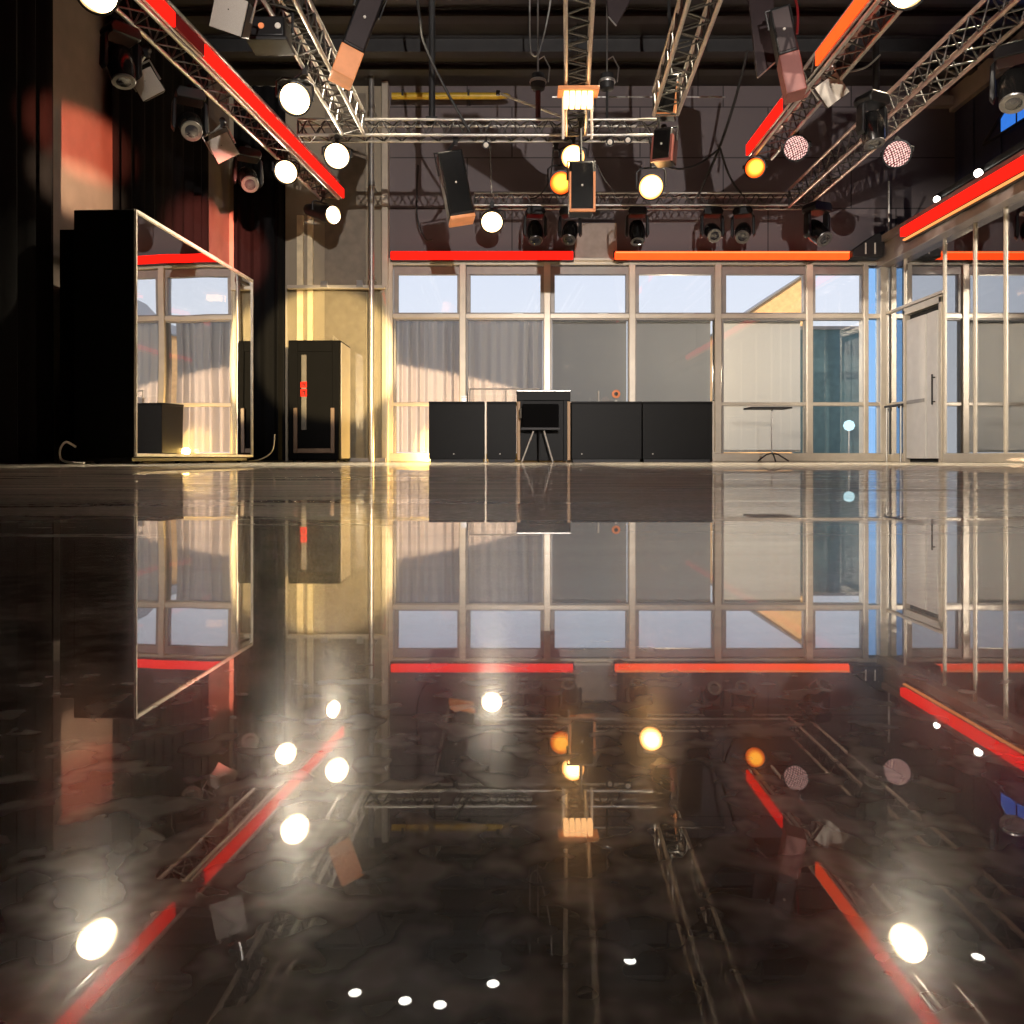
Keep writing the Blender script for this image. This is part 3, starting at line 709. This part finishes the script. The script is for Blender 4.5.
TB = ZT - .145                                           # underside of the trusses
def clampmesh(t, p):                                     # half coupler round the chord
    MB().lathe([(.04, -.03), (.04, .03)], Matrix.Translation(p + V((0, 0, .02))) @ Matrix.Rotation(PI / 2, 4, 'X'), 12).bx(p.x - .025, p.x + .025, p.y - .025, p.y + .025, p.z - .06, p.z).build('clamp', M['blackm'], t)
def par(label, c, r, lens='lamp', L=.30, d=None, mx=None, mz=TB, group='stage par lamps', name='par_lamp', light=0, arm=True, lc=(1, .9, .75)):
    c = V(c); d = (V(d) if d else (CAM - c)).normalized()
    m = V((mx if mx is not None else c.x, c.y + .02, mz)); t = thing(name, label, 'stage light', m, group)
    k = c - m; A = Matrix.Translation(k) @ aim(d)
    hs = MB().lathe([(r * .42, -L), (r * .62, -L * .96), (r * .80, -L * .72), (r * .86, -L * .4), (r * 1.0, -L * .25), (r * 1.0, -.015), (r * 1.10, -.012), (r * 1.10, .008), (r * .96, .01)], A, 28)
    hs = hs.build('housing', M['black'], t)
    MB().lathe([(r * .98, .008), (r * .85, .03), (r * .55, .05), (.003, .058)], A, 28).build('lens', M[lens], hs)
    s_ = d.cross(V((0, 0, 1))).normalized(); pv = k - d * (L * .45); q = r * 1.18
    top = max(.05, -pv.z - .08) if arm else .2
    top = min(top, r * 1.6)
    yk = [pv - s_ * q, pv - s_ * q + V((0, 0, top * .8)), pv - s_ * q * .7 + V((0, 0, top)), pv + s_ * q * .7 + V((0, 0, top)), pv + s_ * q + V((0, 0, top * .8)), pv + s_ * q]
    MB().path(yk, .014, 6).build('yoke', M['blackm'], t)
    MB().path([pv + V((0, 0, top)), V((pv.x, pv.y, max(pv.z + top + .01, -.08))), V((0, 0, -.04))], .016, 8).build('stem', M['blackm'], t)
    clampmesh(t, V((0, 0, -.02)))
    if light:
        ld = bpy.data.lights.new('lamp_beam', 'SPOT'); ld.energy = light; ld.color = lc; ld.spot_size = math.radians(100); ld.spot_blend = .8; ld.shadow_soft_size = r * .8
        lo = bpy.data.objects.new('lamp_beam', ld); C.objects.link(lo); lo.parent = t; lo.matrix_local = Matrix.Translation(k + d * .07) @ aim(-d)
    return t
cz = lambda x, y, z: atz(x, y, z)
par('bright round par at top left edge of photo, partly cut off', cz(97, -8, 4.2), .17, d=None)
par('bright white par hanging left of the second truss', cz(295, 99, 4.05), .165, mx=-2.3, group='stage par lamps')
par('bright white par under the far left truss, above the tilted one', cz(286, 172, 4.13), .155)
par('bright white par under left end of the upper cross truss', cz(337, 156, 4.15), .165)
par('bright par with long black barrel aimed right, at end of left truss', cz(333, 215, 4.05), .145, L=.75, d=(.95, -.8, -.42), mx=XA(13.0) + .0)
par('bright white par at left end of lower cross truss', at(492, 222, 13.75), .185, d=(-.05, -1, -.75), L=.36, mz=ZT - .105)
par('warm round par directly above the black speaker in centre', at(573, 157, 10.95), .16, lens='lampw', mz=ZT - .105)
par('amber round par half hidden behind the centre speaker', at(561, 183, 11.15), .155, lens='lampy', mz=ZT - .105, mx=PX(556, 11.15))
par('warm par hanging lowest below the right end of upper cross truss', at(651, 187, 10.9), .165, lens='lampw', mz=ZT - .105)
par('amber glowing par at far end of the right strip truss', at(755, 168, 11.5), .14, lens='lampy')
par('bright round par at top right of photo, cut by top edge', cz(908, -12, 4.2), .16)
par('round dotted pink pixel par under the right strip truss', cz(796, 148, 4.2), .155, lens='pixel', name='pixel_par', group='dotted pixel pars')
par('round dotted pink pixel par under the furthest right truss', cz(897, 154, 4.2), .17, lens='pixel', name='pixel_par', group='dotted pixel pars')

# moving heads
def mover(label, x, y, d, s=1., pan=0., tilt=.55, mz=None, group='black moving head lights'):
    c = at(x, y, d); mz = mz if mz is not None else ZT - .105
    m = V((c.x, d, mz)); t = thing('moving_head', label, 'stage light', m, group)
    drop = (c.z - mz) + .30 * s                     # base centre relative to mount
    drop = min(drop, -.1)
    Rz = Matrix.Rotation(pan, 4, 'Z'); T = Matrix.Translation((0, 0, drop)) @ Rz @ Matrix.Scale(s, 4)
    MB().tube((0, 0, drop), (0, 0, -.02), .02).build('stem', M['blackm'], t); clampmesh(t, V((0, 0, -.02)))
    MB().prism([(-.15, -.06), (.15, -.06), (.17, .0), (.13, .07), (-.13, .07), (-.17, 0)], -.13, .13, T).build('base', M['black'], t, .015)
    for sx in (-1, 1):
        MB().prism([(.155 * sx, -.04), (.195 * sx, -.08), (.205 * sx, -.38), (.17 * sx, -.43), (.15 * sx, -.36)], -.055, .055, T).build('yoke_arm', M['black'], t, .012)
    Hd = T @ Matrix.Translation((0, 0, -.33)) @ Matrix.Rotation(-tilt, 4, 'X') @ Matrix.Rotation(PI, 4, 'X')
    hd = MB().lathe([(.06, -.2), (.11, -.17), (.135, -.08), (.14, .03), (.125, .14), (.115, .19)], Hd, 24).build('head', M['gloss'], t)
    MB().lathe([(.115, .185), (.12, .2), (.112, .21), (.09, .208)], Hd, 24).build('lens_ring', M['lensring'], hd)
    MB().lathe([(.09, .2), (.06, .215), (.002, .222)], Hd, 24).build('lens', M['lens'], hd)
    return t
for lab, x, y, pan, tilt in (('black moving head with pale lens ring just right of lower cross truss par', 535, 222, .1, .5),
                             ('black moving head half behind the centre speaker', 570, 224, -.3, .6),
                             ('black moving head right of the centre speaker below lower cross truss', 637, 221, 0, .35),
                             ('black moving head facing camera, left of the close pair at right of lower cross truss', 712, 219, 0, 1.0),
                             ('black moving head facing slightly left, right of the close pair', 743, 219, -.35, .9)):
    mover(lab, x, y, 13.95, 1.02, pan, tilt)
mover('large black moving head where lower cross truss meets the furthest right truss', 817, 205, 13.6, 1.2, .4, .8, mz=TB)
mover('black moving head on far left truss between two grey fronted loudspeakers', 190, 100, 9.4, 1.0, .5, .9, mz=TB)
mover('black moving head on far left truss just left of the lit white par', 248, 160, 11.2, 1.0, .5, .9, mz=TB)
mover('dark moving head at top left beside the cut off bright par', 121, 22, 8.0, .95, .9, .3, mz=TB)
mover('large dark moving head at top right corner beside furthest right truss', 1014, 28, 8.4, 1.1, -.6, .5, mz=TB)
mover('dark moving head hanging under right strip truss near the cut off par', 872, 50, 9.5, 1.0, .4, .2, mz=TB)

def small_fixture(label, x, y, d, mz=TB):
    c = at(x, y, d); t = thing('effect_light', label, 'stage light', V((c.x, d, mz))); k = c.z - mz
    MB().bx(-.17, .17, -.15, .15, k - .1, k + .1).build('housing', M['black'], t, .02)
    MB().bx(-.20, .20, -.17, .15, k - .14, k - .105).build('tray', M['blackm'], t, .01)
    for x_, mm in ((-.05, 'sticker'), (.11, 'white')):
        MB().lathe([(.03, 0), (.025, .01), (.002, .012)], Matrix.Translation((x_, -.152, k)) @ Matrix.Rotation(PI / 2, 4, 'X'), 14).build('indicator', M[mm], t)
    MB().path([(-.21, 0, k), (-.21, 0, k + .2), (0, 0, k + .3), (.21, 0, k + .2), (.21, 0, k)], .014).tube((0, 0, k + .3), (0, 0, max(0, k + .32)), .018).build('yoke', M['blackm'], t)
small_fixture('black box light with red and white indicators on left side of the second truss', 271, 34, 7.8)

# grey faced loudspeakers (curved wedge)
def wedge(label, x, y, d, size, roll, yaw, mx=None):
    c = at(x, y, d); m = V((mx if mx is not None else c.x, d, TB)); t = thing('loudspeaker', label, 'loudspeaker', m, 'small grey fronted loudspeakers')
    k = c - m
    T = Matrix.Translation(k) @ Matrix.Rotation(yaw, 4, 'Z') @ Matrix.Rotation(.25, 4, 'X') @ Matrix.Rotation(roll, 4, 'Y') @ Matrix.Scale(size, 4)
    MB().add([(-.5, -.0, -.5), (.5, 0, -.5), (.5, 0, .5), (-.5, 0, .5), (-.38, .75, -.38), (.38, .75, -.38), (.38, .75, .38), (-.38, .75, .38)],
             [(0, 1, 2, 3), (4, 7, 6, 5), (0, 4, 5, 1), (1, 5, 6, 2), (2, 6, 7, 3), (3, 7, 4, 0)], T).build('cabinet', M['black'], t, .012)
    n = 8; vs = []; fs = []
    for i in range(n + 1):
        u = -.47 + .94 * i / n; b = -.03 - .07 * (1 - (2 * u) ** 2)
        vs += [(u, b, -.47), (u, b, .47), (u, .0, -.47), (u, .0, .47)]
    for i in range(n):
        q = i * 4; fs += [(q, q + 4, q + 5, q + 1), (q, q + 2, q + 6, q + 4), (q + 1, q + 5, q + 7, q + 3)]
    fs += [(0, 1, 3, 2), (n * 4, n * 4 + 2, n * 4 + 3, n * 4 + 1)]
    MB().add(vs, fs, T).build('grille', M['grille'], t)
    MB().lathe([(.02, 0), (.015, .01)], T @ Matrix.Translation((0, -.098, .1)) @ Matrix.Rotation(PI / 2, 4, 'X'), 10).build('badge', M['black'], t)
    MB().path([T @ V((-.52, .3, 0)), T @ V((-.55, .3, .75)), T @ V((.55, .3, .75)), T @ V((.52, .3, 0))], .012).build('bracket', M['steel'], t)
    MB().path([T @ V((0, .3, .75)), V((0, 0, -.03))], .018).build('stem', M['steel'], t); clampmesh(t, V((0, 0, -.02)))
wedge('tilted grey fronted loudspeaker below the dark moving head at far left', 147, 84, 8.5, .27, -.55, .25)
wedge('grey fronted loudspeaker lower along the far left truss', 223, 148, 10.3, .31, -.5, .2)
wedge('grey fronted loudspeaker near top edge between the left two trusses', 229, 14, 7.0, .31, .35, -.1, mx=-2.35)
wedge('grey fronted loudspeaker under the right strip truss', 832, 90, 9.2, .29, -.6, -.2)

# tall loudspeakers
def tall(label, x, y, d, w, h, dp, roll, yaw, trim_mat, pitch=0., front='gloss', mz=TB, group='tall black loudspeakers', mx=None, foot=None, rim=True):
    c = at(x, y, d); m = V((mx if mx is not None else c.x, d + .1, mz)); t = thing('column_speaker', label, 'loudspeaker', m, group); k = c - m
    T = Matrix.Translation(k) @ Matrix.Rotation(roll, 4, 'Y') @ Matrix.Rotation(yaw, 4, 'Z') @ Matrix.Rotation(pitch, 4, 'X')
    MB().bx(-w / 2, w / 2, -dp / 2, dp / 2, -h / 2, h / 2, T).build('cabinet', M['black'], t, .02)
    MB().bx(-w / 2 + .02, w / 2 - .02, -dp / 2 - .012, -dp / 2, -h / 2 + .03, h / 2 - .03, T).build('grille', M[front], t, .004)
    if rim:
        MB().bx(-w / 2 - .004, -w / 2 + .016, -dp / 2 - .015, -dp / 2 + .03, -h / 2, h / 2 * .55, T).bx(w / 2 - .016, w / 2 + .012, -dp / 2 - .015, -dp / 2 + .06, -h / 2, h / 2 * .55, T).bx(-w / 2 - .004, w / 2 + .012, -dp / 2 - .015, -dp / 2 + .03, -h / 2 - .014, -h / 2 + .016, T).build('painted_glow_edge', M[trim_mat], t)  # edges carry reflected light as emissive colour, not lamps
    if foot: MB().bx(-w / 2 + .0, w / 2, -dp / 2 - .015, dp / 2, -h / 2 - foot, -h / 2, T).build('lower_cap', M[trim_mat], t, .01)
    MB().lathe([(.015, 0), (.012, .012)], T @ Matrix.Translation((0, -dp / 2 - .012, 0)) @ Matrix.Rotation(PI / 2, 4, 'X'), 10).build('badge', M['white'], t)
    MB().path([T @ V((-w / 2 - .02, .0, h * .2)), T @ V((-w / 2 - .02, .0, h / 2 + .05)), T @ V((w / 2 + .02, .0, h / 2 + .05)), T @ V((w / 2 + .02, .0, h * .2))], .014).build('bracket', M['blackm'], t)
    tp = T @ V((0, 0, h / 2 + .05))
    MB().path([tp, V((0, 0, max(tp.z + .02, -.02)))], .022).build('stem', M['blackm'], t)
    if tp.z < -.05: clampmesh(t, V((0, 0, -.02)))
    return t
tall('tilted black speaker hanging from upper cross truss left of centre', 455, 187, 10.9, .34, .88, .34, -.20, .15, 'orangeglow', mz=ZT - .105, rim=False, foot=.05)
tall('upright black speaker with orange glow painted on its edges hanging in the centre', 581, 190, 10.2, .31, .62, .34, 0, 0, 'orangeglow', mz=ZT - .13)
tall('small black speaker with painted orange glow edge at end of the right of centre truss', 668, 98, 10.45, .25, .53, .24, .12, -.3, 'orangeglow', mz=ZC)
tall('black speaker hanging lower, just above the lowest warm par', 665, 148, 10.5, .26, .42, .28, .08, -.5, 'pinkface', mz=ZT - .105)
tall('tall brown column speaker with lower cap in painted orange light beside the second truss', 362, 24, 8.3, .24, .66, .34, .36, .35, 'orangeglow', front='brownbox', mz=4.9, rim=False, foot=.30, mx=-1.5)
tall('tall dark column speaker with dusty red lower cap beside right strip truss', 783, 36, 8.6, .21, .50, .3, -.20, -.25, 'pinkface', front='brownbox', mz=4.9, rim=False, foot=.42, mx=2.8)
# flat dark panel speakers
def panel(label, pts, d, mat, mz=5.2):
    ps = [at(x, y, d) for x, y in pts]; c = sum(ps, V()) / len(ps); m = V((c.x, d, max(p.z for p in ps)))
    t = thing('acoustic_panel', label, 'panel', m)
    MB().prism([((p - m).x, (p - m).z) for p in ps], -.02, .03).build('board', M[mat], t, .008)
    MB().path([(p - m) + V((0, -.025, 0)) for p in ps[-2:]], .008).build('edge', M['steel'], t)
    MB().tube((0, 0, -.1), (0, 0, ZC - m.z), .012).build('hanger', M['blackm'], t)
panel('dark brown slanted acoustic panel at the top, left of dusty red column speaker', [(744, -40), (772, -30), (776, 62), (757, 79)], 9.0, 'brownbox')
panel('dark rounded acoustic panel cut by top edge right of the centre truss', [(604, -30), (634, -30), (630, 2), (616, 27), (608, 18)], 8.5, 'brownbox')

# blinder in the centre
bl = thing('blinder_light', 'glowing warm blinder with bright cells under the centre truss', 'stage light', at(578, 94, 9.4))
MB().bx(-.24, .24, -.12, .12, 0, .05).build('housing', M['orangeglow'], bl, .008)
for i in range(5): MB().bx(-.175 + .07 * i + .007, -.105 + .07 * i - .007, -.09, .05, -.16, 0).build('cell', M['fit'], bl, .008)
for sx in (-1, 1): MB().tube((sx * .17, .08, -.5), (sx * .17, .08, 0), .016).build('side_bar', M['white'], bl)
MB().path([(-.2, .0, .04), (-.2, .0, .075), (.2, .0, .075), (.2, .0, .04)], .012).build('yoke', M['blackm'], bl)

# chain hoists
def hoist(x, y, d, label, sleeve):
    c = at(x, y, d); t = thing('chain_hoist', label, 'hoist', V((c.x, d, ZT + .11)), 'chain hoists over the upper cross truss'); k = c.z - ZT - .11
    MB().lathe([(.03, k - .13), (.09, k - .1), (.11, k), (.09, k + .1), (.03, k + .13)], None, 18).build('motor', M['blackm'], t)
    MB().lathe([(.112, k - .02), (.118, k), (.112, k + .02)], None, 18).build('band', M['alu'], t)
    MB().tube((0, 0, k + .12), (0, 0, ZC - ZT - .11), .012).build('chain', M['chain'], t)
    MB().tube((0, 0, .0), (0, 0, k - .12), .035 if sleeve else .018, 10).build('sling', pbr('dark_red_sling', (.10, .012, .010), .6) if sleeve else M['blackm'], t)
    MB().path([(.14, 0, k), (.16, 0, k + .2), (.08, 0, k + .35), (0, 0, k + .3)], .01).build('hook', M['steel'], t)
hoist(538, 82, 10.95, 'chain hoist with dark red sling left of the centre truss', True)
hoist(607, 82, 10.95, 'chain hoist right of the centre truss', False)
t = thing('drop_pole', 'black vertical pole from the ceiling to upper cross truss, left of centre', 'pole', (PX(432, 10.95), 10.95, ZT + .11))
MB().tube((0, 0, 0), (0, 0, ZC - ZT - .11), .045, 10).build('pole_tube', M['blackm'], t); MB().bx(-.08, .08, -.06, .06, -.0, .06).build('foot_clamp', M['blackm'], t)
t = thing('drop_pole', 'black vertical pole hanging beside the furthest right truss', 'pole', (PX(876, 11.2), 11.2, PZ(122, 11.2)))
MB().tube((0, 0, 0), (0, 0, ZC - PZ(122, 11.2)), .05, 10).build('pole_tube', M['blackm'], t); MB().bx(-.05, .05, -.2, .2, -.05, 0).build('cross_plate', M['blackm'], t)
t = thing('cross_pipe', 'thin horizontal pipe behind the centre truss near the ceiling', 'pipe', at(552, 97, 12.6))
MB().tube((0, 0, 0), (PX(725, 12.6) - PX(552, 12.6), 0, 0), .016).build('tube', M['steel'], t)
for x in (.4, 2.3): MB().tube((x, 0, 0), (x, 0, ZC - PZ(97, 12.6)), .008).build('hanger', M['blackm'], t)
t = thing('brace_bar', 'pale diagonal brace bar between the yellow pipe and centre truss', 'bar', at(498, 93, 11.6))
MB().tube((0, 0, 0), at(568, 119, 11.6) - at(498, 93, 11.6), .02).build('tube', M['white'], t); MB().lathe([(.03, -.03), (.03, .03)]).build('end_joint', M['blackm'], t)
# little clip lights on the upper cross truss
def clip(x, y, label):
    c = at(x, y, 10.8); t = thing('clip_light', label, 'spotlight', V((c.x, 10.9, ZT - .105)), 'tiny clip lights on the upper cross truss'); k = c - t.location
    A = Matrix.Translation(k) @ aim(CAM - c)
    MB().lathe([(.03, -.12), (.05, -.1), (.055, 0), (.048, .01)], A, 16).build('housing', M['black'], t); MB().lathe([(.04, .008), (.002, .02)], A, 16).build('lens', M['white'], t)
    MB().tube(k - V((0, -.05, 0)), (0, 0, .0), .012).build('arm', M['blackm'], t)
clip(486, 145, 'tiny clip light beside the tilted black speaker'); clip(610, 142, 'tiny clip light left of the close pair on the right of centre'); clip(628, 140, 'tiny clip light furthest right on upper cross truss')

# hanging cables
Z = ZT + .1
cable('black cable running from ceiling down to the tilted black speaker', [at(412, -40, 10.5), at(420, 20, 10.5), at(424, 44, 10.5), at(445, 88, 10.6), at(470, 132, 10.8)], .018)
cable('pale looped cable hanging from the ceiling left of the centre truss', [at(530, -30, 9.5), at(530, 40, 9.5), at(533, 55, 9.5), at(540, 50, 9.5), at(550, 5, 9.5), at(552, -30, 9.5)], .010, 'steel')
cable('thin cable hanging from the tiny clip light to the lit left par', [at(490, 145, 11), at(491, 180, 12), at(492, 197, 13.8)], .01)
cable('black cable sagging in a wide curve on left side of amber pars', [at(553, 150, 13), at(550, 178, 13.3), at(540, 195, 13.6), at(530, 199, 13.9)], .012)
cable('black cable dropping from the ceiling to the bundle above close pair of moving heads', [at(748, 50, 12), at(735, 100, 12.5), at(720, 146, 13), at(706, 178, 13.5), at(698, 196, 13.9)], .022)
cable('black cable swagging left from the bundle to the lowest warm par', [at(718, 150, 13), at(700, 163, 13), at(680, 169, 12.4), at(662, 165, 11.2)], .018)
cable('black cable swagging right from the bundle down to the lower cross truss', [at(720, 148, 13), at(727, 170, 13.4), at(735, 186, 13.7), at(744, 196, 13.9)], .018)
cable('pale cable curling beside the pole under right strip truss', [at(846, 72, 9.5), at(858, 70, 9.6), at(868, 66, 9.8), at(880, 55, 10)], .012, 'steel')
cable('dark red cable hanging at the top beside dusty red column speaker', [at(792, -10, 8.8), at(797, 5, 8.8), at(798, 20, 8.8), at(797, 34, 8.8)], .014, 'dimled')
cable('thin cable trailing from centre speaker to the lower cross truss', [at(597, 165, 11), at(605, 180, 12), at(615, 192, 13.6)], .01)
cable('thin dark cable on back wall left of the tilted speaker', [at(418, 165, 14.7), at(417, 215, 14.7), at(425, 238, 14.7), at(432, 240, 14.7)], .014)
# downlights in the ceiling (seen in the floor)
for i, (x, y, lab) in enumerate(((355, 993, 'left'), (405, 1001, 'second from left'), (440, 1005, 'third from left'), (493, 984, 'left of centre'), (630, 961, 'right of centre'), (978, 957, 'far right'))):
    d = (6.95 + H) * F / (y - HY); t = thing('ceiling_downlight', 'small round ceiling downlight, %s in the row mirrored by the floor' % lab, 'ceiling light', ((x - 512) / F * d, d, ZC), 'ceiling downlights')
    MB().lathe([(.10, -.1), (.11, -.09), (.11, 0)], None, 20).build('can', M['black'], t); MB().lathe([(.085, -.104), (.08, -.1)], None, 20).build('lens', M['small'], t)

# ------------------------------------------------------------------ light
def spot(loc, to, e, col, deg, blend=.3, r=.05):
    ld = bpy.data.lights.new('spot', 'SPOT'); ld.energy = e; ld.color = col; ld.spot_size = math.radians(deg); ld.spot_blend = blend; ld.shadow_soft_size = r
    o = bpy.data.objects.new('added_spot', ld); C.objects.link(o); o.location = loc
    o.rotation_euler = (V(to) - V(loc)).to_track_quat('-Z', 'Y').to_euler(); return o
spot((2.0, -4.0, 1.2), (-3.45, 15, 1.95), 44000, (1, .73, .36), 8, .3)        # added warm fill behind the camera, on the back left corner wall
up = bpy.data.lights.new('corner_fill', 'POINT'); up.energy = 260; up.color = (1, .62, .16); up.shadow_soft_size = .06
uo = bpy.data.objects.new('added_corner_fill', up); C.objects.link(uo); uo.location = (-1.42, 14.73, .20)   # unseen point light added behind the counter end, rakes the corner
def beam(loc, az, el, e, col, deg, blend):
    a, b_ = math.radians(az), math.radians(el)
    spot(loc, V(loc) + V((math.sin(a) * math.cos(b_), math.cos(a) * math.cos(b_), math.sin(b_))), e, col, deg, blend)
beam((-4.2, 24, .45), 180, -49.9, 15000, (1, .66, .42), 120, .01)           # unseen spot added outside as low sun on the foot of the curtains
spot((1.5, -5, 3.2), (.6, 15, 4.7), 7000, (1, .91, .84), 42, .5, .04)             # unseen fill added behind the camera for the window wall
spot((-.5, -3, 1.6), (-5.3, 9.98, 3.95), 60000, (1, .20, .11), 4.3, .8)  # added red fill behind the camera for the left wall
spot((-.4, -3, 1.5), (-5.3, 9.9, 3.35), 56000, (1, .62, .38), 3.7, .9)       # added salmon fill behind the camera, washing the left wall
spot((1.0, -3, 1.8), (-5.3, 14.4, 3.75), 95000, (1, .22, .15), 6, .6)  # added red fill for the wall strip further back
spot((-4.5, -4.5, 5.5), (7, 12.9, 2.2), 15000, (1, .88, .74), 18, .6)         # unseen fill added for the side glazing and door
for x, tx in ((-1.1, -2.9), (2.75, 1.2), (5.9, 4.9)): spot((x, 10.1, 6.7), (tx, 9.0, 0), 4200, (1, .84, .60), 66, .9)   # unseen fills added above the trusses to brighten the far floor
ld = bpy.data.lights.new('drape_fill', 'AREA'); ld.shape = 'RECTANGLE'; ld.size = .5; ld.size_y = 10; ld.energy = 260; ld.color = (1, .86, .66)  # unseen area light added behind the side glazing to brighten the drapes
lo = bpy.data.objects.new('added_drape_fill', ld); C.objects.link(lo); lo.location = (7.7, 9.4, 3.95)
gl = bpy.data.lights.new('blind_backlight', 'POINT'); gl.energy = 330; gl.color = (1, .82, .58); gl.shadow_soft_size = .1
go = bpy.data.objects.new('added_blind_backlight', gl); C.objects.link(go); go.location = (3.5, 17.6, 1.9)   # unseen light added outside to brighten the cream blind
sun = bpy.data.lights.new('sun', 'SUN'); sun.energy = 4.5; sun.color = (1, .78, .5); sun.angle = .01
so = bpy.data.objects.new('sun', sun); C.objects.link(so); so.rotation_euler = V((.35, 1, -.5)).to_track_quat('-Z', 'Y').to_euler()

w = bpy.data.worlds.new('sky'); bpy.context.scene.world = w; w.use_nodes = True
nt = w.node_tree; nt.nodes.clear()
out = nt.nodes.new('ShaderNodeOutputWorld'); bg = nt.nodes.new('ShaderNodeBackground')
tc = nt.nodes.new('ShaderNodeTexCoord'); sx = nt.nodes.new('ShaderNodeSeparateXYZ'); rp = nt.nodes.new('ShaderNodeValToRGB')
nt.links.new(tc.outputs['Generated'], sx.inputs[0]); nt.links.new(sx.outputs['Z'], rp.inputs[0])
rp.color_ramp.elements[0].color = (.74, .76, .82, 1); rp.color_ramp.elements[0].position = .1
rp.color_ramp.elements[1].color = (.36, .50, .80, 1); rp.color_ramp.elements[1].position = .8
nt.links.new(rp.outputs[0], bg.inputs[0]); bg.inputs[1].default_value = 1.3
nt.links.new(bg.outputs[0], out.inputs[0])

cam = bpy.data.cameras.new('camera'); cam.sensor_width = 36; cam.lens = F * 36 / 1024
cam.shift_y = -(512 - HY) / 1024; cam.clip_start = .01
co = bpy.data.objects.new('camera', cam); C.objects.link(co); co.location = (0, 0, H); co.rotation_euler = (PI / 2, 0, 0)
bpy.context.scene.camera = co
bpy.context.scene.view_settings.view_transform = 'Standard'
